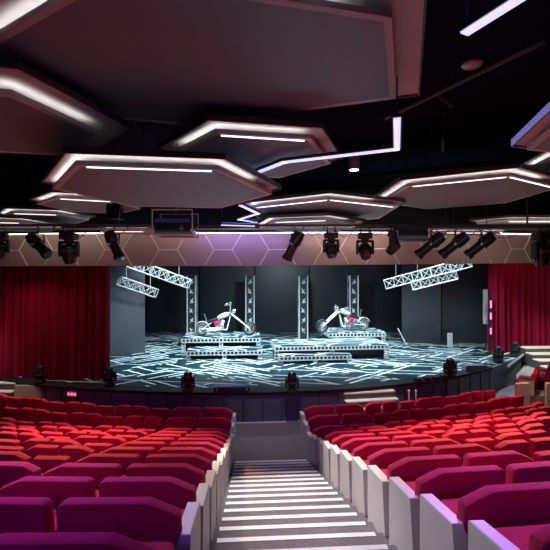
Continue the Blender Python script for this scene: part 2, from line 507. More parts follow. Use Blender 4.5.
# ------------------------------------------------------------------ fascia above the stage
FR = 42.0
def fz(v, top):
    x = max(0.0, v)
    return EZ+((1.36 if top else 0.30)+0.014*x)
fb = MB(); prev = None
for i in range(41):
    v = -12+24*i/40
    p = front_pt(13.2, v, FR); q = front_pt(13.45, v, FR)
    cur = [Vector((p.x, p.y, fz(v, 0))), Vector((q.x, q.y, fz(v, 0))), Vector((q.x, q.y, fz(v, 1))), Vector((p.x, p.y, fz(v, 1)))]
    vs = [fb.bm.verts.new(c) for c in cur]
    if prev:
        for j in range(4): fb.bm.faces.new((prev[j], prev[(j+1) % 4], vs[(j+1) % 4], vs[j]))
    else: fb.bm.faces.new(vs)
    prev = vs
fb.bm.faces.new(prev)
fascia = struct(fb.build('wall_stage_fascia', M['bronze']))
tb = MB(); prevp = None
for i in range(41):
    v = -11.9+23.8*i/40
    p = front_pt(13.17, v, FR); q = Vector((p.x, p.y, fz(v, 1)+0.02))
    if prevp: tb.tube(prevp, q, 0.02, 6)
    prevp = q
tb.build('top_light_line', M['ledline'], fascia)
ib = MB()
def fpt(v, g):                       # g 0..1 up the fascia
    p = front_pt(13.188, v, FR); return Vector((p.x, p.y, fz(v, 0)+(fz(v, 1)-fz(v, 0))*g))
sH = 0.60; per = 3*sH
v = -12.0+0.02
while v < 11.2:
    for (a, c) in (((v, .5), (v+sH, .5)), ((v, .5), (v-sH*0.5, 0.985)), ((v+sH, .5), (v+sH*1.5, 0.985)), ((v, .5), (v-sH*0.5, 0.015)), ((v+sH, .5), (v+sH*1.5, 0.015)), ((v+sH*1.5, 0.985), (v+sH*2.5, 0.985))):
        if a[0] < -11.9 or c[0] < -11.9: continue
        ib.tube(fpt(*a), fpt(*c), 0.014, 5)
    v += per
ib.build('hexagon_inlay', M['inlay'], fascia)

# ------------------------------------------------------------------ hexagonal ceiling fixtures
def rot2(v, a): return Vector((v.x*math.cos(a)-v.y*math.sin(a), v.x*math.sin(a)+v.y*math.cos(a)))
def hexa(p0, p1):
    pts = [Vector(p0[:2]), Vector(p1[:2])]; d = pts[1]-pts[0]
    for i in range(4):
        d = rot2(d, PI/3); pts.append(pts[-1]+d)
    return pts
def inset(pts, t):
    n = len(pts); out = []
    for i in range(n):
        a, b_, c = pts[i-1], pts[i], pts[(i+1) % n]
        d1 = (b_-a).normalized(); d2 = (c-b_).normalized()
        n1 = Vector((-d1.y, d1.x)); n2 = Vector((-d2.y, d2.x))
        bis = (n1+n2).normalized(); k = t/max(0.25, bis.dot(n1))
        out.append(b_+bis*k)
    return out
def ring_mesh(b, outer, inner, z0, z1):
    n = len(outer)
    A = [b.bm.verts.new((p.x, p.y, z0)) for p in outer]; B = [b.bm.verts.new((p.x, p.y, z0)) for p in inner]
    C = [b.bm.verts.new((p.x, p.y, z1)) for p in outer]; D = [b.bm.verts.new((p.x, p.y, z1)) for p in inner]
    for i in range(n):
        j = (i+1) % n
        b.bm.faces.new((A[i], A[j], B[j], B[i])); b.bm.faces.new((C[i], D[i], D[j], C[j]))
        b.bm.faces.new((A[i], C[i], C[j], A[j])); b.bm.faces.new((B[i], B[j], D[j], D[i]))
HEX = []
def inside(p, poly):
    n = len(poly)
    return all((poly[(i+1) % n]-poly[i]).cross(p-poly[i]) > -0.15 for i in range(n))
def hex_fixture(pts, h, label, ins=0.30, drop=0.13, lines=(0,), hang=True, led='led', line_span=(0.03, 0.97), lit=((5, 0.0, 1.0), (0, 0.0, 1.0), (1, 0.0, 0.6))):
    c = sum(pts, Vector((0, 0)))/len(pts)
    z = EZ+h
    e = empty('hexagon_light_fixture', (c.x, c.y, z), 0, label, 'ceiling light', 'hexagonal ceiling lights')
    L = [p-c for p in pts]
    b = MB(); b.prism([Vector((p.x, p.y, 0)) for p in L], (0, 0, 0.03)); b.build('tray', M['tray'], e)
    b = MB(); ring_mesh(b, inset(L, -0.012), inset(L, 0.012), -0.03, 0.05); b.build('tray_rim', M['trim_dark'], e)
    I = inset(L, ins)
    b = MB(); b.prism([Vector((p.x, p.y, -drop)) for p in I], (0, 0, 0.025))
    pl = b.build('lower_plate', M['hexplate'], e)
    b = MB(); ring_mesh(b, inset(I, -0.075), inset(I, 0.004), -drop-0.004, -drop+0.012); ring_mesh(b, inset(I, -0.075), inset(I, -0.066), -drop+0.012, -drop+0.056); b.build('plate_rim', M['tray'], pl)
    I2 = inset(L, ins-0.055); I3 = inset(L, ins-0.005)
    for i, t0, t1 in lit:
        j = (i+1) % len(L)
        q = [I2[i].lerp(I2[j], t0), I2[i].lerp(I2[j], t1), I3[i].lerp(I3[j], t1), I3[i].lerp(I3[j], t0)]
        b = MB(); b.prism([Vector((p.x, p.y, -drop+0.0135)) for p in q], (0, 0, 0.008)); b.build('cove_led', M[led], pl)
    I4 = inset(L, ins+0.01)
    for i in lines:
        a, d = I4[i], I4[(i+1) % len(I4)]
        nrm = (c*0-(a+d)/2).normalized()*0.035
        p, q = a+(d-a)*line_span[0], a+(d-a)*line_span[1]
        b = MB(); b.prism([Vector((x.x, x.y, -drop-0.012)) for x in (p, q, q+nrm, p+nrm)], (0, 0, 0.011)); b.build('led_line', M['ledline'], pl)
    HEX.append((e, pts, L, h))
    return e
def hx(p0, p1, h): return hexa(PH(p0[0], p0[1], h), PH(p1[0], p1[1], h))
# the big one over the front: irregular hexagon
big_in = [Vector(p) for p in ((-1.18, 2.92), (0.93, 3.42), (1.40, 4.86), (-1.25, 5.75), (-2.75, 5.3), (-3.05, 4.02))]
big_in = [p*1.13 for p in big_in]
big = inset(big_in, -0.38)
hex_fixture(big, 2.6, 'largest dark hexagonal ceiling panel, overhead at the top of the picture', ins=0.38, drop=0.15, lines=(), lit=((5, 0, 1), (0, 0, 0.8)))
hex_fixture(hx((18, 66), (132, 127), 2.2), 2.2, 'hexagonal light at the upper left edge with broad white slanting band', ins=0.45, drop=0.15, lines=(), lit=((5, 0, 1), (0, 0, 0.85)))
hex_fixture(hx((208, 118), (322, 126), 2.2), 2.2, 'hexagonal light just below the largest dark panel, left of the violet strip', ins=0.26, lines=(0,), lit=((5, 0.25, 1), (0, 0, 0.95)))
hex_fixture(hx((65, 151), (225, 157), 1.6), 1.6, 'wide low hexagonal light on the left with a long bright front line', ins=0.22, lines=(0,))
hex_fixture(hx((50, 191), (117, 195), 2.05), 2.05, 'hexagonal light directly beneath the wide low one on the left', ins=0.24, lines=(0,))
hex_fixture(hx((4, 207.5), (60, 209.5), 2.0), 2.0, 'thin hexagonal light at left, above the one touching the picture edge', ins=0.24, lines=(0,))
hex_fixture(hx((-45, 215.5), (22, 217.5), 1.66), 1.66, 'hexagonal light at the left edge just above the hanging spotlights', ins=0.24, lines=(0,))
hex_fixture(hx((245, 202), (330, 192), 2.0), 2.0, 'central hexagonal light above the middle of the stage fascia', ins=0.24, lines=(0, 1))
hex_fixture(hx((400, 179), (520, 166), 2.2), 2.2, 'large hexagonal light on the right side, its corner facing the seats', ins=0.28, lines=(0, 1))
hex_fixture(hx((268, 217), (330, 214.5), 1.68), 1.68, 'hexagonal light half hidden under the central one', ins=0.2, lines=(0,))
def shallow(x0, x1, d0, dep, sl=0.0):
    w = x1-x0; k = min(w*0.25, dep*0.5)
    q = [(x0+k, d0), (x1-k, d0), (x1, d0+dep/2), (x1-k, d0+dep), (x0+k, d0+dep), (x0, d0+dep/2)]
    return [Vector((x, y+sl*(x-x0))) for x, y in q]
hex_fixture(shallow(6.75, 10.6, 13.0, 1.7), 1.9, 'hexagonal light at the right edge below the large right one', ins=0.24, lines=(0,))
hex_fixture(shallow(4.5, 7.15, 11.8, 1.05, 0.03), 1.40, 'thin hexagonal light above the three slanted spotlights', ins=0.16, lines=(0,))
hex_fixture(shallow(-5.5, -3.35, 11.85, 1.05), 1.44, 'thin hexagonal light left of the black projector', ins=0.16, lines=(0,))
vh = hx((512, 145), (562, 98), 2.2)
ve = hex_fixture(vh, 2.2, 'hexagonal light cut by the right edge with a violet-lit rim', ins=0.26, lines=(), lit=((1, 0, 1), (2, 0, 1)))
vc = sum(vh, Vector((0, 0)))/6
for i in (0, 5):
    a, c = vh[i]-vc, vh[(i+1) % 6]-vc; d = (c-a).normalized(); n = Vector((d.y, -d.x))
    b = MB(); b.prism([Vector((q.x, q.y, -0.028)) for q in (a+n*0.014+d*0.03, c+n*0.014-d*0.03, c+n*0.024-d*0.03, a+n*0.024+d*0.03)], (0, 0, 0.11)); b.build('rim_glow', M['rimviolet'], ve)  # added glowing strip imitates violet light on the rim
hex_fixture(hx((517, 165), (556, 144), 2.6), 2.6, 'hexagonal light behind the violet-rimmed one at the right edge', ins=0.3, lines=())

for e, pts, L, h in HEX:
    c = Vector(e.location[:2])
    for i in (0, 2, 4):
        p = L[i]*0.55
        tops = [h2-0.135 for e2, pts2, L2, h2 in HEX if h2 > h and inside(c+p, pts2)]
        top = min(tops) if tops else 3.595
        b = MB(); b.tube((p.x, p.y, 0.03), (p.x, p.y, top-h), 0.012, 6); b.build('suspension_rod', M['pipe'], e)
# violet led strips
def strip(pix, h, w, label, name='violet_led_strip', tops=(3.595, 3.595), up=True):
    pts = [PH(x, y, h) for x, y in pix]
    b = MB()
    for a, c in zip(pts[:-1], pts[1:]):
        d = (c-a).normalized(); n = Vector((-d.y, d.x, 0))*w/2
        a2 = a-d*w*0.3; c2 = c+d*w*0.3
        b.prism([a2-n, c2-n, c2+n, a2+n], (0, 0, 0.02))
    o = b.build(name, M['violet'])
    hb = MB()
    for a, c in zip(pts[:-1], pts[1:]):
        d = (c-a).normalized(); n = Vector((-d.y, d.x, 0))*(w/2+0.02)
        hb.prism([a-d*w*.4-n+Vector((0, 0, .021)), c+d*w*.4-n+Vector((0, 0, .021)), c+d*w*.4+n+Vector((0, 0, .021)), a-d*w*.4+n+Vector((0, 0, .021))], (0, 0, 0.05))
    hb.build('housing', M['pipe'], o)
    for a, c in (zip(pts[:-1], pts[1:]) if up else []):
        d = (c-a).normalized(); n = Vector((-d.y, d.x, 0))*(w/2)
        ub = MB(); ub.prism([a-n+Vector((0, 0, .072)), c-n+Vector((0, 0, .072)), c+n+Vector((0, 0, .072)), a+n+Vector((0, 0, .072))], (0, 0, 0.006)); ub.build('added_uplight', M['added_uplight'], o)  # hidden glow added on the housing to tint the ceiling blue
    hg = MB()
    hg.bm.free()
    for p, tp in zip((pts[0], pts[-1]), tops):
        hg = MB(); hg.tube((p.x, p.y, EZ+h+0.07), (p.x, p.y, EZ+tp), 0.01, 6); hg.build('suspension_wire', M['pipe'], o)
    return tag(o, label, 'led strip', 'violet ceiling strips')
strip([(467, 33), (524, -3)], 2.9, 0.13, 'bright violet-white light strip alone on the dark ceiling, top right')
strip([(397, 120), (397, 150), (284, 163), (250, 176)], 1.9, 0.085, 'bent violet light strip running behind the largest dark panel', tops=(2.44, 2.065), up=False)
strip([(240.6, 206), (258, 214), (239, 220), (256, 223)], 1.55, 0.08, 'small zigzag violet light strip left of the central hexagon', tops=(3.595, 1.865))
strip([(222, 225.5), (254, 226.5)], 1.38, 0.07, 'short straight violet light strip below the zigzag one', tops=(3.595, 1.865))

# ceiling services
def pipe(a, c, r, label, name='overhead_pipe'):
    b = MB(); b.tube(a, c, r, 8)
    a, c = Vector(a), Vector(c)
    o = b.build(name, M['pipe'])
    for s in (0.1, 0.5, 0.9):
        p = a.lerp(c, s); hb = MB(); hb.tube(p, (p.x, p.y, EZ+3.595), 0.012, 5); hb.build('hanger', M['pipe'], o)
    return tag(o, label, 'pipe', 'dark ceiling pipes')
pipe(PH(385, 118, 3.1), PH(545, 40, 3.1), 0.05, 'dark pipe crossing the black ceiling diagonally at right')
pipe(PH(438, 95, 3.3), PH(452, 106, 3.3), 0.04, 'short dark pipe stub crossing the diagonal ceiling pipe')
pipe(PH(150, 193, 2.8), PH(420, 186, 2.8), 0.06, 'long dark pipe running across behind the central hexagon')
pipe(PH(120, 203, 2.4), PH(440, 197, 2.4), 0.05, 'dark pipe above the lighting bar, lower of two long ones')
pipe(PH(345, 178, 3.0), PH(520, 160, 3.0), 0.07, 'dark pipe over the large right hexagon')
o = MB(); o.lathe([(0.16, 0.05), (0.17, 0.03), (0.15, 0.0), (0.05, -0.03)], 20); p = PH(472, 72, 3.45)
o2 = o.build('smoke_detector', M['silver'], loc=(p.x, p.y, EZ+3.545), smooth=True); tag(o2, 'round pale detector on the dark ceiling beside the diagonal pipe', 'detector')
# downlights
def downlight(px, py, h, label):
    p = PH(px, py, h)
    e = empty('ceiling_downlight', (p.x, p.y, EZ+h), 0, label, 'downlight', 'ceiling downlights')
    b = MB(); b.lathe([(0.14, 0.0), (0.15, 0.01), (0.15, 0.34), (0.10, 0.36)], 20); b.build('can', M['silver'], e, True)
    b = MB(); b.lathe([(0.115, -0.006), (0.115, 0.002)], 20); b.build('lamp', M['lamp_on'], e)
    b = MB(); b.tube((0, 0, 0.36), (0, 0, 3.6-h), 0.02, 6); b.build('stem', M['pipe'], e)
downlight(354, 170, 2.8, 'cylindrical downlight glowing between the bent violet strip and central hexagon')
downlight(204, 196, 2.6, 'small lit downlight under the right tip of the wide left hexagon')
# hanging microphone
p = PH(443, 122, 3.4)
e = empty('hanging_microphone', (p.x, p.y, EZ+3.6), 0, 'thin hanging microphone pointing down from the dark ceiling at right', 'microphone')
b = MB(); b.tube((0, 0, 0), (0, 0, -0.55), 0.012, 6); b.build('cable', M['pipe'], e)
b = MB(); b.lathe([(0.018, -0.85), (0.035, -0.80), (0.03, -0.58), (0.012, -0.54)], 12); b.build('capsule', M['silver'], e, True)

# ------------------------------------------------------------------ lighting bar and hanging fixtures
BARH = 1.31; BARD = 11.4
b = MB(); b.tube((-9.5, BARD, EZ+BARH), (10.5, BARD, EZ+BARH), 0.03, 10)
bar = b.build('lighting_bar', M['silver']); tag(bar, 'long horizontal steel lighting bar carrying the spotlights', 'lighting bar')
for x in (-9.4, -2.45, 7.2, 9.8):
    hb = MB(); hb.tube((x, BARD, EZ+BARH+0.02), (x, BARD, EZ+3.595), 0.015, 6); hb.build('drop_rod', M['pipe'], bar)
b = MB(); b.tube((-9.5, BARD+0.2, EZ+BARH+0.13), (10.5, BARD+0.2, EZ+BARH+0.13), 0.035, 10)
bar2 = b.build('cable_pipe', M['pipe']); tag(bar2, 'dark upper pipe with cables behind the lighting bar', 'pipe')
for x in (-9.47, -2.3, 7.3, 9.7):
    hb = MB(); hb.tube((x, BARD+0.2, EZ+BARH+0.15), (x, BARD+0.2, EZ+3.595), 0.012, 6); hb.build('drop_rod', M['pipe'], bar2)

def swag(x0, x1, sag, label):
    b = MB(); n = 10; prev = None
    for i in range(n+1):
        t = i/n; p = Vector((x0+(x1-x0)*t, BARD+0.05+0.12*t*(1-t), EZ+BARH+0.035-sag*4*t*(1-t)))
        if prev: b.tube(prev, p, 0.011, 6)
        prev = p
    bmesh.ops.remove_doubles(b.bm, verts=b.bm.verts[:], dist=1e-4)
    o = b.build('power_cable', M['black']); tag(o, label, 'cable', 'cables along the lighting bar')
    for x in (x0, x1):
        b = MB(); b.box((x, BARD+0.02, EZ+BARH+0.02), (0.03, 0.09, 0.1)); b.build('cable_tie', M['pipe'], o)
swag(-6.3, -5.3, 0.30, 'sagging black cable between the left slanted spotlight and largest moving head')
swag(-5.2, -4.2, 0.22, 'sagging black cable between the largest moving head and steep spotlight')
swag(0.8, 1.4, 0.20, 'sagging black cable right of the spotlight over the violet fascia')
swag(1.7, 2.3, 0.24, 'sagging black cable between the close pair of moving heads')
swag(2.6, 3.2, 0.18, 'sagging black cable between grey faced moving head and black box')
swag(4.6, 5.0, 0.20, 'sagging black cable between first and second of three slanted spotlights')
swag(5.3, 5.8, 0.22, 'sagging black cable between second and third of three slanted spotlights')
swag(6.1, 7.1, 0.28, 'sagging black cable right of the three slanted spotlights')
def clamp(e, top):
    b = MB(); b.torus((0, 0, 0), 0.05, 0.015, 'x', 14, 6); b.tube((0, 0, -0.05), (0, 0, -top), 0.018, 8); b.build('clamp', M['black'], e)
def spot(px, ang, yaw, label, scale=1.2):
    ang = -ang
    x = (px-275)/F*BARD
    e = empty('stage_spotlight', (x, BARD, EZ+BARH), yaw, label, 'spotlight', 'spotlights on the lighting bar')
    clamp(e, 0.13)
    cz = -0.44
    b = MB()
    b.box((0, 0, -0.14), (0.395, 0.05, 0.02))
    for s in (-1, 1): b.box((s*0.19, 0, -0.29), (0.015, 0.05, 0.31))
    b.build('yoke', M['black'], e)
    # barrel along local axis tilted
    R = Matrix.Translation((0, 0, cz)) @ Matrix.Rotation(ang, 4, 'X') @ Matrix.Diagonal((1.15, 1.15, 1.15, 1))
    b = MB(); b.lathe([(0.08, 0.36), (0.13, 0.34), (0.15, 0.22), (0.15, 0.02), (0.12, 0.0)], 16, R); b.build('lamp_housing', M['blackgloss'], e, True)
    b = MB(); b.lathe([(0.115, 0.01), (0.115, -0.30), (0.135, -0.31), (0.135, -0.42), (0.115, -0.425)], 16, R); br = b.build('barrel', M['blackgloss'], e, True)
    b = MB(); b.lathe([(0.1, -0.428), (0.1, -0.424)], 16, R); b.build('lens', M['lens'], br)
    for s in (-1, 1):
        b = MB(); b.tube((s*0.16, 0, cz), (s*0.215, 0, cz), 0.03, 10); b.build('tilt_knob', M['silver'], e)
    return e
# yaw turns the fixture so that it tilts across the picture
spot(38, math.radians(52), math.radians(68), 'black spotlight on the bar at left, tilted down right, beside the largest moving head')
spot(114, math.radians(30), math.radians(65), 'black spotlight left of the projector, tilted steeply down right')
spot(294, math.radians(-28), math.radians(68), 'black spotlight over the violet part of the fascia, tilted down left')
for i, px in enumerate((431, 455, 481)):
    spot(px, math.radians(-50), math.radians(68), 'black spotlight tilted down left, %s of the three slanted together' % ('leftmost', 'middle one', 'rightmost')[i])

def moving_head(loc, rz, tilt, hung, label, group, sc_=1.0, lit=False):
    e = empty('moving_head_light', loc, rz, label, 'moving head light', group)
    sg = -1 if hung else 1
    s = sc_
    o0 = -0.10*s if hung else 0
    b = MB(); b.rbox((0, 0, o0+sg*0.08*s), (0.36*s, 0.30*s, 0.16*s), 0.025*s, 2); b.build('base', M['black'], e, True)
    if hung: 
        for x in (-0.11*s, 0.11*s):
            b = MB(); b.torus((x, 0, 0), 0.05, 0.015, 'x', 14, 6); b.tube((x, 0, -0.05), (x, 0, -0.11*s), 0.018, 8); b.build('clamp', M['black'], e)
    b = MB(); b.tube((0, 0, o0+sg*0.155*s), (0, 0, o0+sg*0.20*s), 0.11*s, 16)
    b.rbox((0, 0, o0+sg*0.225*s), (0.44*s, 0.16*s, 0.06*s), 0.02*s, 2)
    for x in (-1, 1): b.rbox((x*0.20*s, 0, o0+sg*0.39*s), (0.06*s, 0.17*s, 0.36*s), 0.02*s, 2)
    yk_ = b.build('yoke', M['black'], e, True)
    cz = o0+sg*0.47*s
    R = Matrix.Translation((0, 0, cz)) @ Matrix.Rotation(tilt, 4, 'X') @ Matrix.Diagonal((s, s, s, 1))
    b = MB(); b.lathe([(0.09, -0.20), (0.145, -0.17), (0.165, -0.02), (0.16, 0.12), (0.135, 0.24), (0.125, 0.26)], 18, R); hd = b.build('head', M['blackgloss'], e, True)
    b = MB(); b.lathe([(0.105, 0.258), (0.10, 0.27), (0.05, 0.28)], 18, R); b.build('lens', M['lamp_white'] if lit else M['lens'], hd, True)
    b = MB(); b.lathe([(0.167, -0.10), (0.172, -0.09), (0.172, -0.05), (0.167, -0.04)], 18, R); b.build('cooling_band', M['pipe'], hd, True)
    return e
def hung(px, tilt, rz, label, s=1.0):
    moving_head(((px-275)/F*BARD, BARD, EZ+BARH), rz, tilt, True, label, 'moving heads on the lighting bar', s)
hung(0, PI-0.2, 0.3, 'moving head light hanging at the left picture edge')
hung(69, PI+0.25, 0.0, 'largest moving head light hanging over the left curtain, head down', 1.18)
hung(331, PI-0.5, 0.1, 'moving head light hanging right of centre, narrower of the close pair')
hung(365, PI-0.9, -0.1, 'moving head light hanging with grey face, left of the flat black box', 1.08)
hung(394, PI+0.8, 0.9, 'moving head light tucked against the left end of the flat black box', 0.9)
hung(542, PI+0.1, 0.2, 'moving head light hanging at the right picture edge', 1.25)
# flat black box and projector, both hung on frames
def hung_box(px, py, d, w, h, dep, label, name, cat, blue=False):
    p = P(px, py, d)
    e = empty(name, p, 0, label, cat)
    b = MB(); b.rbox((0, 0, 0), (w, dep, h), 0.02, 2); b.build('body', M['blackgloss'], e, True)
    if blue:
        b = MB(); b.box((0, -dep/2-0.008, h/2-0.07), (w*0.96, 0.014, 0.11)); b.build('blue_light_band', M['blue'], e)  # blue light on the upper front, painted as a band
        b = MB(); b.lathe([(0.07, 0), (0.07, 0.03), (0.05, 0.035)], 14, Matrix.Translation((w*0.25, -dep/2, -0.02)) @ Matrix.Rotation(PI/2, 4, 'X')); b.build('lens', M['lens'], e)
        b = MB()
        for s in (-1, 1):
            for y in (-dep/2, dep/2): b.tube((s*(w/2+0.05), y, -h/2), (s*(w/2+0.05), y, h/2+0.22), 0.018, 6)
            b.tube((s*(w/2+0.05), -dep/2, -h/2), (s*(w/2+0.05), dep/2, -h/2), 0.018, 6)
        for y in (-dep/2, dep/2): b.tube((-w/2-0.05, y, h/2+0.22), (w/2+0.05, y, h/2+0.22), 0.018, 6)
        for y in (-dep/2, dep/2): b.tube((-w/2-0.05, y, -h/2), (w/2+0.05, y, -h/2), 0.018, 6)
        b.build('cage', M['silver'], e)
        top = h/2+0.22
    else: top = h/2
    if name == 'hanging_speaker':
        for s in (-0.25, 0.25):
            b = MB(); b.box((s, dep/2+0.03, h/2-0.05), (0.05, 0.10, 0.05)); b.build('bracket', M['silver'], e)
        return e
    b = MB(); b.tube((0, 0, top), (0, 0, EZ+3.595-p.z), 0.045, 8); b.build('hanging_pole', M['pipe'], e)
    return e
hung_box(176, 228, 11.2, 0.98, 0.46, 0.8, 'black projector with blue-lit upper front in a steel hanging cage above the fascia', 'projector', 'projector', True)
hung_box(411, 233, 11.12, 0.82, 0.45, 0.4, 'flat black box speaker hanging left of the three slanted spotlights', 'hanging_speaker', 'speaker')
hung_box(115, 212, 9.3, 0.30, 0.35, 0.30, 'small dark box hanging on poles left of and above the projector', 'chain_hoist', 'hoist')

# ------------------------------------------------------------------ floor fixtures on the stage
def onstage(px, py, tilt, rz, label, s=1.0):
    d = F*3.648/(py-275); x = (px-275)/F*d
    moving_head((x, d, SF+0.012), rz, tilt, False, label, 'moving heads on the stage floor', s)
onstage(40, 383.2, 0.1, 0.2, 'black moving head light in front of the left curtain', 0.78)
onstage(110, 386.3, 0.3, 0.1, 'black moving head light at the inner edge of the left curtain', 0.85)
onstage(188, 393.5, 0.06, 0.0, 'black moving head light on the stage front, left of the long blue box', 0.9)
onstage(292, 393.8, 0.06, 0.0, 'black moving head light on the stage front, above the aisle right side', 0.9)
onstage(450, 378.5, 0.2, -0.2, 'black moving head light on the stage front at right', 0.95)
onstage(515, 357, 0.4, -0.3, 'moving head light at the foot of the right curtain beside the stairs', 0.9)
onstage(498, 362, 0.4, -0.1, 'moving head light below the inner edge of the right curtain', 0.9)
def floor_box(px, py, w, dp, h, m, name, label, cat, group=None, top=None):
    d = F*3.648/(py-275); x = (px-275)/F*d
    e = empty(name, (x, d, SF+0.013), T, label, cat, group)
    b = MB(); b.rbox((0, 0, h/2), (w, dp, h), min(0.02, h/4), 2); b.build('body', M[m], e)
    if top:
        b = MB(); b.box((0, 0, h+0.006), (w*0.96, dp*0.8, 0.012)); b.build('top_cover', M[top], e)
    b = MB()
    for s in (-1, 1): b.box((s*w*0.42, -dp*0.52, h*0.5), (0.03, 0.02, h*0.5))
    b.build('handle', M['silver' if top else 'pipe'], e)
floor_box(232, 390.3, 1.12, 0.3, 0.14, 'black', 'footlight_bar', 'long low black and blue box on the stage edge', 'footlight', None, 'blue')
for i, (px, py) in enumerate(((418, 384.5), (427, 383.5), (436, 383), (444, 381.6))):
    floor_box(px, py, 0.20, 0.2, 0.22, 'black', 'floor_lamp_can', 'small black floor lamp in the row at stage right, %s from the left' % ORD[i], 'floor lamp', 'small floor lamps at stage right')
floor_box(474, 371, 0.8, 0.35, 0.25, 'stage_dark', 'stage_monitor', 'dark wedge monitor on the stage edge below the right curtain', 'monitor')

# small red lit sign on the stage front
p = front_pt(12.47, -6.0, 17)
d = 13.2; p = Vector(((71.5-275)/F*d, 0, EZ-(394-275)/F*d))
# find depth of the stage wall at that place
for v_ in [x*0.02 for x in range(-420, -200)]:
    q = front_pt(12.47, v_, 17)
    if pxof(q) >= 71.5: break
e = empty('lit_sign', (q.x, q.y, EZ-(394-275)/F*q.y), math.atan2(front_pt(12.47, v_+.1, 17).y-q.y, front_pt(12.47, v_+.1, 17).x-q.x), 'small glowing red sign on the dark stage front at left', 'sign')
b = MB(); b.rbox((0, 0, 0), (0.36, 0.04, 0.15), 0.01, 1); b.build('sign_box', M['signred'], e)
for x in (-0.11, 0.01, 0.12):
    b = MB(); b.box((x, -0.022, 0), (0.075, 0.01, 0.085)); b.build('sign_face', M['signpale'], e)

# ------------------------------------------------------------------ platforms
def perforated_beam(b, L, h, dp, hole):      # a beam with a ladder of square holes along x, front at y=0
    b.box((L/2, 0, h*0.9), (L, dp, h*0.2)); b.box((L/2, 0, h*0.1), (L, dp, h*0.2))
    n = int(L/hole)
    for i in range(n+1): b.box((L*i/n, 0, h/2), (hole*0.34, dp*0.9, h))
def riser(e, x0, y0, w, dp, top, beam=0.19):
    b = MB(); b.box((x0+w/2, y0+dp/2, top-0.02), (w, dp, 0.04)); b.build('deck', M['deck'], e)
    b = MB(); vs_bm = b.bm
    perforated_beam(b, w, beam, 0.05, 0.165)
    bmesh.ops.translate(vs_bm, vec=(x0, y0+0.02, top-0.04-beam), verts=vs_bm.verts[:]); b.build('front_beam', M['truss'], e)
    for s, x in enumerate((x0, x0+w)):
        b = MB(); perforated_beam(b, dp, beam, 0.05, 0.14)
        bmesh.ops.rotate(b.bm, cent=(0, 0, 0), matrix=Matrix.Rotation(PI/2, 3, 'Z'), verts=b.bm.verts[:])
        bmesh.ops.translate(b.bm, vec=(x, y0, top-0.04-beam), verts=b.bm.verts[:]); b.build('side_beam', M['truss'], e)
    for x in (x0+0.07, x0+w/2, x0+w-0.07):
        H = top-0.04-beam
        if H < 0.08: continue
        b = MB()
        for s in (-0.07, 0.07): b.box((x+s, y0+0.04, H/2), (0.035, 0.05, H))
        n = max(1, int(H/0.14))
        for i in range(n+1): b.box((x, y0+0.04, H*i/n if 0 < i < n else (0.02 if i == 0 else H-0.02)), (0.14, 0.04, 0.04))
        b.build('leg', M['truss'], e)
    b = MB(); b.box((x0+w/2, y0+dp*0.5+0.15, (top-0.05)/2), (w-0.1, dp-0.45, top-0.06)); b.build('skirt', M['black'], e)
def platform(loc, rz, label, tiers):
    e = empty('stage_riser_platform', (loc[0], loc[1], SF+0.002), rz, label, 'stage riser', 'white framed stage risers')
    for t in tiers: riser(e, *t)
    return e
platform((-3.82, 17.25), 0.07, 'white perforated-frame stage riser under the left motorcycle', [(0.0, 0.0, 3.25, 0.95, 0.40), (-0.35, 0.97, 3.55, 1.75, 0.80)])
platform((0.05, 16.45), 0.1, 'white perforated-frame stage riser under the right motorcycle, with wide lower deck', [(0.15, 0.0, 3.0, 0.45, 0.34), (0.0, 0.47, 4.95, 1.75, 0.66), (2.75, 2.24, 2.75, 1.75, 0.93)])

# ------------------------------------------------------------------ trusses
def truss_into(e, Lx, s, bays, axis='x', r=0.035, chord='chord', lace='lacing', m='truss', m2=None):
    def tr(x, y, z): return Vector((x, y, z)) if axis == 'x' else Vector((y, z, x))
    cs = [(-s/2, -s/2), (s/2, -s/2), (s/2, s/2), (-s/2, s/2)]
    for y, z in cs:
        b = MB(); b.tube(tr(0, y, z), tr(Lx, y, z), r, 8); b.build(chord, M[m], e)
    b = MB()
    for i in range(bays):
        x0, x1 = Lx*i/bays, Lx*(i+1)/bays
        for j in range(4):
            a, c = cs[j], cs[(j+1) % 4]
            if i % 2: a, c = c, a
            b.tube(tr(x0, *a), tr(x1, *c), r*0.65, 6)
            b.tube(tr(x0, *a), tr(x0, *c), r*0.65, 6)
    for j in range(4): b.tube(tr(Lx, *cs[j]), tr(Lx, *cs[(j+1) % 4]), r*0.65, 6)
    b.build(lace, M[m2 or m], e)
TW = [(192, 'at the far left beside the left motorcycle'), (250, 'at the front wheel of the left motorcycle'), (303, 'in the gap left of the right motorcycle'), (353, 'right behind the right motorcycle')]
for px, w in TW:
    d = 22.6
    x = (px-275)/F*d
    e = empty('truss_tower', (x, d, SF+0.002), 0.05, 'white lattice truss tower standing %s' % w, 'truss tower', 'truss towers at the back of the stage')
    H = 3.62
    truss_into(e, H, 0.46, 7, 'z', 0.035, m2='pipe')
    b = MB(); b.box((0, 0, 0.02), (0.62, 0.62, 0.036)); b.build('base_plate', M['truss'], e)
    b = MB(); b.box((0, 0, H/2+0.02), (0.40, 0.40, H-0.06)); b.build('drape', M['drape'], e)
    for i in range(6):
        zz = 0.40+i*0.55; fl = 1 if i % 2 else -1
        b = MB(); b.prism([Vector((x*fl, -0.2065, zz+z)) for x, z in ((-0.12, 0), (0.14, 0.08), (0.06, 0.16), (0.13, 0.34), (-0.02, 0.22), (-0.08, 0.26), (-0.03, 0.12))], (0, 0.006, 0))
        b.build('drape_motif', M['whitebox'], e)
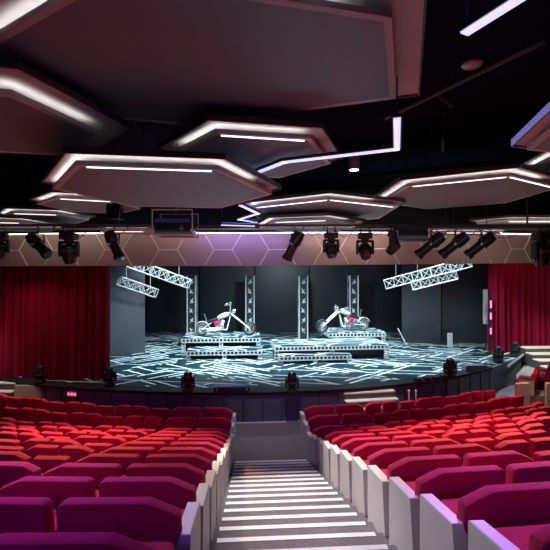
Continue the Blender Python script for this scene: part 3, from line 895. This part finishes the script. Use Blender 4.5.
def hang_truss(pa, pb, da, db, s, bays, label):
    a, c = P(*pa, da), P(*pb, db); v = c-a
    e = empty('hanging_truss', a, 0, label, 'truss', 'tilted trusses over the stage')
    e.rotation_mode = 'QUATERNION'; e.rotation_quaternion = v.to_track_quat('X', 'Z')
    truss_into(e, v.length, s, bays, 'x', 0.021)
    inv = e.rotation_quaternion.inverted()
    for t in (0.15, 0.8):
        b = MB(); p0 = Vector((v.length*t, 0, s/2)); w0 = a+e.rotation_quaternion @ p0
        w1 = Vector((w0.x, w0.y, EZ+3.6)); b.tube(p0, inv @ (w1-a), 0.012, 6); b.build('hanging_wire', M['silver'], e)
    return e
hang_truss((119, 281), (156, 293.5), 15.6, 16.4, 0.34, 5, 'short white truss hanging tilted by the left curtain')
hang_truss((128, 262), (189, 284), 17.5, 18.6, 0.42, 8, 'long white truss sloping down towards the left tower')
hang_truss((385, 284.5), (470, 262), 18.6, 17.6, 0.42, 9, 'long white truss on the right, sloping up towards the curtain')
hang_truss((412, 286), (456, 275), 16.6, 16.2, 0.34, 5, 'short white truss hanging beneath the long one at right')

# ------------------------------------------------------------------ backdrop panels, wings
def flat(px0, px1, d0, d1, label, m, z1=EZ+2.2, name='backdrop_panel'):
    a = Vector(((px0-275)/F*d0, d0)); c = Vector(((px1-275)/F*d1, d1)); t = (c-a).normalized(); n = Vector((-t.y, t.x))*0.12
    e = empty(name, (a.x, a.y, SF+0.003), 0, label, 'backdrop panel', 'dark flats around the stage')
    b = MB(); b.prism([Vector((p.x-a.x, p.y-a.y, 0.0)) for p in (a, c, c+n, a+n)], (0, 0, z1-SF)); b.build('panel_face', M[m], e)
    b = MB()
    for s in (0.15, 0.85):
        p = a.lerp(c, s)-a+n*2; b.tube((p.x, p.y, 0), (p.x, p.y, 2.6), 0.03, 6)
    b.build('brace', M['black'], e)
flat(104, 145, 18.2, 18.8, 'grey wing flat right beside the left curtain', 'wing')
flat(147, 199, 25.6, 25.8, 'dark backdrop panel behind the left tower', 'screen')
flat(200, 254, 25.8, 25.9, 'dark backdrop panel behind the left motorcycle', 'screen')
flat(255, 309, 25.9, 25.9, 'dark backdrop panel between the two middle towers', 'screen')
flat(310, 357, 25.9, 25.8, 'dark backdrop panel behind the right motorcycle', 'screen')
flat(358, 406, 25.8, 25.6, 'dark backdrop panel right of the last tower', 'screen')
flat(402, 441, 21.6, 21.2, 'dark wing flat under the right hanging trusses', 'wing_dark')
flat(442, 492, 21.8, 21.2, 'dark wing flat right beside the right curtain', 'wing_dark')
# props
p0 = Vector(((450-275)/F*20.4, 20.4, SF+0.003))
b = MB(); b.rbox((0, 0, 0.35), (0.24, 0.12, 0.7), 0.02, 2); o = b.build('white_case', M['whitebox'], loc=p0); tag(o, 'pale upright case standing before the right wing flats', 'case')
p0 = Vector(((401-275)/F*20.6, 20.6, SF+0.02))
b = MB(); b.tube((0, 0, 0), (0.42, 0.3, -0.02+0.02), 0.001, 5); b.bm.free()
b = MB(); b.tube((0.3, 0, 0.02), (0.0, 0.55, 0.85), 0.025, 8); o = b.build('leaning_pole', M['whitebox'], loc=(p0.x, p0.y, SF)); tag(o, 'thin pale pole leaning on the right wing flat', 'pole')
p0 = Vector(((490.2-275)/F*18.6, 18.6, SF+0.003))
e = empty('curtain_edge_glow', p0, 0, 'added glowing bars imitating magenta light on the inner edge of the right curtain', 'added glow')
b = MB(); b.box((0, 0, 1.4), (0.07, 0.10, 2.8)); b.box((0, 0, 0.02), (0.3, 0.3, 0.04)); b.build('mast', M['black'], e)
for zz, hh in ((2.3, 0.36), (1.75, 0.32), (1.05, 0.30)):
    b = MB(); b.rbox((0, -0.06, zz), (0.075, 0.05, hh), 0.02, 2); b.build('lamp', M['pinkglow'], e)  # glowing bars added to imitate magenta light on the curtain edge, not lamps
p0 = Vector(((486-275)/F*19.6, 19.6, SF+0.003))
e = empty('column_speaker', p0, 0, 'tall pale narrow speaker on a stand beside the added magenta glow bars', 'speaker')
b = MB(); b.rbox((0, 0, 2.1), (0.22, 0.2, 1.7), 0.02, 2); b.build('cabinet', M['whitebox'], e)
b = MB(); b.tube((0, 0, 0), (0, 0, 1.26), 0.03, 8); b.box((0, 0, 0.015), (0.4, 0.4, 0.03)); b.build('stand', M['black'], e)

# ------------------------------------------------------------------ motorcycles
def motorcycle(loc, rz, label, hbz=0.0):
    e = empty('chopper_motorcycle', loc, rz, label, 'motorcycle', 'chopper motorcycles on stage')
    r = 0.30
    def wheel(x, rr, tw):
        b = MB(); b.torus((x, 0, rr), rr-tw, tw, 'y', 28, 8); w = b.build('tyre', M['tyre' if x < 1 else 'black'], e, True)
        b = MB(); b.torus((x, 0, rr), rr-tw*2.0, 0.022, 'y', 28, 6)
        for i in range(10):
            a = 2*PI*i/10; b.tube((x, 0, rr), (x+(rr-tw*2)*math.cos(a), 0, rr+(rr-tw*2)*math.sin(a)), 0.012, 5)
        b.tube((x, -0.08, rr), (x, 0.08, rr), 0.04, 10)
        b.build('wheel_rim', M['bikewhite' if x < 1 else 'chrome'], w)
    wheel(0, 0.30, 0.075); wheel(2.22, 0.33, 0.05)
    b = MB(); tb = b.tube
    for y in (-0.09, 0.09):
        tb((0.0, y, 0.30), (0.55, y, 0.36), 0.025); tb((0.55, y, 0.36), (1.15, y, 0.26), 0.025); tb((1.15, y, 0.26), (1.32, 0, 0.92), 0.025); tb((0.0, y, 0.30), (0.45, y, 0.62), 0.02)
    tb((0.40, 0, 0.62), (1.30, 0, 0.98), 0.03); b.build('frame', M['bikewhite'], e, True)
    b = MB(); b.rbox((0.82, 0, 0.40), (0.42, 0.26, 0.26), 0.05, 2)
    for a in (-0.35, 0.35): b.lathe([(0.10, 0), (0.12, 0.02), (0.09, 0.06), (0.12, 0.10), (0.09, 0.14), (0.12, 0.18), (0.08, 0.24)], 12, Matrix.Translation((0.82+a*0.25, 0, 0.50)) @ Matrix.Rotation(a, 4, 'Y'))
    b.lathe([(0.10, -0.17), (0.11, -0.15), (0.11, 0.15), (0.10, 0.17)], 14, Matrix.Translation((0.70, 0, 0.36)) @ Matrix.Rotation(PI/2, 4, 'X')); b.build('engine', M['chrome'], e, True)
    b = MB(); b.lathe([(0.03, -0.30), (0.09, -0.22), (0.12, 0.0), (0.11, 0.18), (0.04, 0.32)], 16, Matrix.Translation((0.98, 0, 0.93)) @ Matrix.Rotation(PI/2-0.38, 4, 'Y')); b.build('fuel_tank', M['bikewhite'], e, True)
    b = MB(); b.rbox((0.52, 0, 0.72), (0.50, 0.28, 0.14), 0.05, 2, Matrix.Rotation(-0.3, 4, 'Y')); b.build('saddle', M['black'], e, True)
    b = MB(); b.rbox((0.70, -0.13, 0.60), (0.26, 0.06, 0.16), 0.025, 2); b.rbox((0.70, 0.13, 0.60), (0.26, 0.06, 0.16), 0.025, 2); b.build('side_cover', M['magenta'], e, True)
    b = MB()
    for i in range(9):
        a0 = math.radians(20+i*15); a1 = math.radians(35+i*15)
        p, q = Vector((0.36*math.cos(a0), 0, 0.30+0.36*math.sin(a0))), Vector((0.36*math.cos(a1), 0, 0.30+0.36*math.sin(a1)))
        m_ = (p+q)/2; b.box(m_, (0.11, 0.2, 0.02), Matrix.Rotation(-((a0+a1)/2-PI/2), 4, 'Y'))
    b.build('rear_fender', M['bikewhite'], e)
    for y in (-0.11, 0.11):
        b = MB(); b.tube((1.30, y, 1.06), (2.22, y, 0.33), 0.026, 10); b.tube((1.30, y, 1.06), (1.75, y, 0.703), 0.038, 10); b.build('fork_leg', M['bikewhite'], e, True)
    b = MB(); b.box((1.33, 0, 1.05), (0.1, 0.30, 0.05)); b.box((1.48, 0, 0.91), (0.1, 0.30, 0.05)); b.build('fork_yoke', M['chrome'], e)
    b = MB()
    for s in (-1, 1):
        b.tube((1.30, s*0.06, 1.08), (1.33, s*0.24, 1.42+hbz), 0.02); b.tube((1.33, s*0.24, 1.42+hbz), (1.18, s*0.40, 1.46+hbz), 0.02)
        b.tube((1.18, s*0.40, 1.46+hbz), (1.08, s*0.44, 1.45+hbz), 0.028)
    b.build('handlebar', M['chrome'], e, True)
    b = MB(); b.lathe([(0.03, -0.12), (0.09, -0.08), (0.10, 0.02), (0.09, 0.05)], 14, Matrix.Translation((1.50, 0, 1.14)) @ Matrix.Rotation(PI/2, 4, 'Y')); b.build('headlight', M['chrome'], e, True)
    b = MB(); b.tube((1.27, -0.30, 1.44+hbz), (1.33, -0.30, 1.50+hbz), 0.012); b.lathe([(0.02, -0.01), (0.06, 0.0), (0.02, 0.01)], 12, Matrix.Translation((1.33, -0.30, 1.54+hbz)) @ Matrix.Rotation(PI/2, 4, 'X')); b.build('mirror', M['chrome'], e, True)
    b = MB()
    for z in (0.22, 0.30): b.tube((0.95, -0.17, z+0.08), (0.25, -0.19, z), 0.045, 10, 0.055)
    b.build('exhaust_pipe', M['chrome'], e, True)
    b = MB(); b.tube((0.7, 0.05, 0.30), (0.78, 0.32, 0.0), 0.015); b.build('kickstand', M['black'], e)
    b = MB(); b.tube((0.22, 0, 0.66), (0.10, 0, 1.02), 0.018); b.tube((0.10, -0.09, 1.02), (0.10, 0.09, 1.02), 0.018); b.build('sissy_bar', M['chrome'], e)
motorcycle((-3.43, 18.85, SF+0.80+0.006), 0.06, 'chrome chopper motorcycle with red side covers on the left stage riser, fork pointing right')
motorcycle((4.28, 19.45, SF+0.93+0.006), PI+0.35, 'chrome chopper motorcycle with red side covers on the right stage riser, fork pointing left', -0.28)

# ------------------------------------------------------------------ lights
def spotlamp(name, loc, target, power, col, size=60, blend=0.6, rad=0.15):
    l = bpy.data.lights.new(name, 'SPOT'); l.energy = power; l.color = col; l.spot_size = math.radians(size); l.spot_blend = blend; l.shadow_soft_size = rad
    o = bpy.data.objects.new(name, l); COL.objects.link(o); o.location = loc
    o.rotation_euler = (Vector(target)-Vector(loc)).to_track_quat('-Z', 'Y').to_euler(); return o
def area(name, loc, target, power, col, sx, sy):
    l = bpy.data.lights.new(name, 'AREA'); l.energy = power; l.color = col; l.shape = 'RECTANGLE'; l.size = sx; l.size_y = sy
    o = bpy.data.objects.new(name, l); COL.objects.link(o); o.location = loc
    o.rotation_euler = (Vector(target)-Vector(loc)).to_track_quat('-Z', 'Y').to_euler(); return o
CY = (0.72, 0.93, 1.0)
for x in (-4.5, -0.5, 3.5, 7.5):
    spotlamp('stage_wash', (x*0.9, 15.6, EZ+2.9), (x, 17.5, SF), 2000, CY, 95, 0.8, 0.2)
for x in (-4, 0.5, 5):
    spotlamp('stage_back_wash', (x, 19.6, EZ+3.2), (x, 19.0, SF), 1700, CY, 100, 0.8, 0.2)
spotlamp('stage_front_key', (0.5, 14.2, EZ+1.1), (0.5, 20, SF+1.2), 900, CY, 90, 0.8, 0.2)
# house lights: warm over the middle rows, violet over the nearest
WARM = (1.0, 0.62, 0.30)
for x, pw in ((-4.2, 2900), (5.0, 4600)):
    spotlamp('house_warm', (x, 10.9, EZ+1.22), (x*0.95, 7.2, 1.3), pw, WARM, 78, 0.9, 0.12)
for x, pw in ((-7.6, 650), (8.0, 1100)):
    spotlamp('house_warm_side', (x, 12.6, EZ+1.0), (x, 10.4, 0.9), pw, WARM, 95, 0.9, 0.12)
spotlamp('house_aisle', (-0.9, 9.6, EZ+1.35), (0.7, 6.2, 1.0), 1900, (1.0, 0.93, 0.92), 48, 0.9, 0.12)
for x, pw in ((-3.0, 1600), (2.9, 1350)):
    spotlamp('house_violet', (x, 7.4, EZ+1.25), (x*0.95, 2.7, EZ-1.6), pw, (0.40, 0.09, 1.0), 54, 0.9, 0.2)
spotlamp('house_aisle_violet', (-1.2, 6.9, EZ+1.3), (1.1, 3.6, EZ-2.2), 620, (0.88, 0.85, 1.0), 56, 0.9, 0.2)
spotlamp('front_aisle', (0.5, 10.4, EZ+1.2), (0.4, 11.9, 0.0), 300, (1.0, 0.92, 0.97), 60, 0.9, 0.1)
for x in (-2.6, 3.2):
    spotlamp('rear_house_violet', (x, -2.6, EZ+2.2), (x, 4.0, EZ-1.9), 420, (0.22, 0.06, 1.0), 52, 0.9, 0.3)
area('fascia_warm_left', (-5.9, 12.35, EZ+1.32), (-5.9, 13.5, EZ+0.55), 16, (1.0, 0.82, 0.76), 7.0, 0.08)
area('fascia_violet', (-0.9, 12.35, EZ+1.32), (-0.9, 13.3, EZ+0.55), 24, (0.42, 0.36, 1.0), 3.0, 0.08)
area('fascia_warm_right', (5.8, 12.35, EZ+1.32), (5.8, 13.8, EZ+0.55), 50, (1.0, 0.82, 0.76), 9.5, 0.08)
spotlamp('curtain_left', (-8.2, 12.1, EZ+0.2), (-8.4, 14.2, 2.3), 90, (1, 0.5, 0.5), 84, 0.9, 0.05)
spotlamp('curtain_right', (10.5, 16.5, EZ+1.0), (12.0, 19, 2.8), 75, (1, 0.5, 0.5), 120, 0.9, 0.1)
spotlamp('steps_right', (12.0, 15.2, EZ+1.2), (12.4, 17.4, 1.0), 800, (1, 0.9, 0.78), 60, 0.8, 0.1)
spotlamp('steps_middle', (2.2, 11.75, EZ+0.6), (3.3, 12.7, 0.7), 650, (1, 0.95, 0.9), 38, 0.8, 0.04)
spotlamp('steps_left', (-9.6, 12.4, EZ+0.7), (-9.7, 13.4, 0.7), 300, (1, 0.92, 0.85), 55, 0.8, 0.06)
area('rig_fill', (0, 9.3, EZ+0.72), (0, 11.4, EZ+1.0), 14, (0.95, 0.9, 1.0), 12.0, 0.3)  # unseen fill added to brighten the hanging gear

w = bpy.data.worlds.new('dark_hall'); sc.world = w; w.use_nodes = True
w.node_tree.nodes['Background'].inputs[0].default_value = (0.5, 0.45, 0.7, 1); w.node_tree.nodes['Background'].inputs[1].default_value = 0.02

# ------------------------------------------------------------------ camera, view
cam = bpy.data.cameras.new('camera'); co = bpy.data.objects.new('camera', cam); COL.objects.link(co)
cam.sensor_width = 36; cam.sensor_fit = 'HORIZONTAL'; cam.lens = F/550*36
co.location = (0, 0, EZ); co.rotation_euler = (PI/2, 0, 0); cam.clip_start = 0.05
sc.camera = co
vs = sc.view_settings; vs.view_transform = 'Standard'; vs.look = 'None'; vs.exposure = 0.12; vs.gamma = 1.0; vs.use_curve_mapping = False
sc.cycles.use_denoising = True
sc.cycles.max_bounces = 6
sc.cycles.sample_clamp_indirect = 4.0
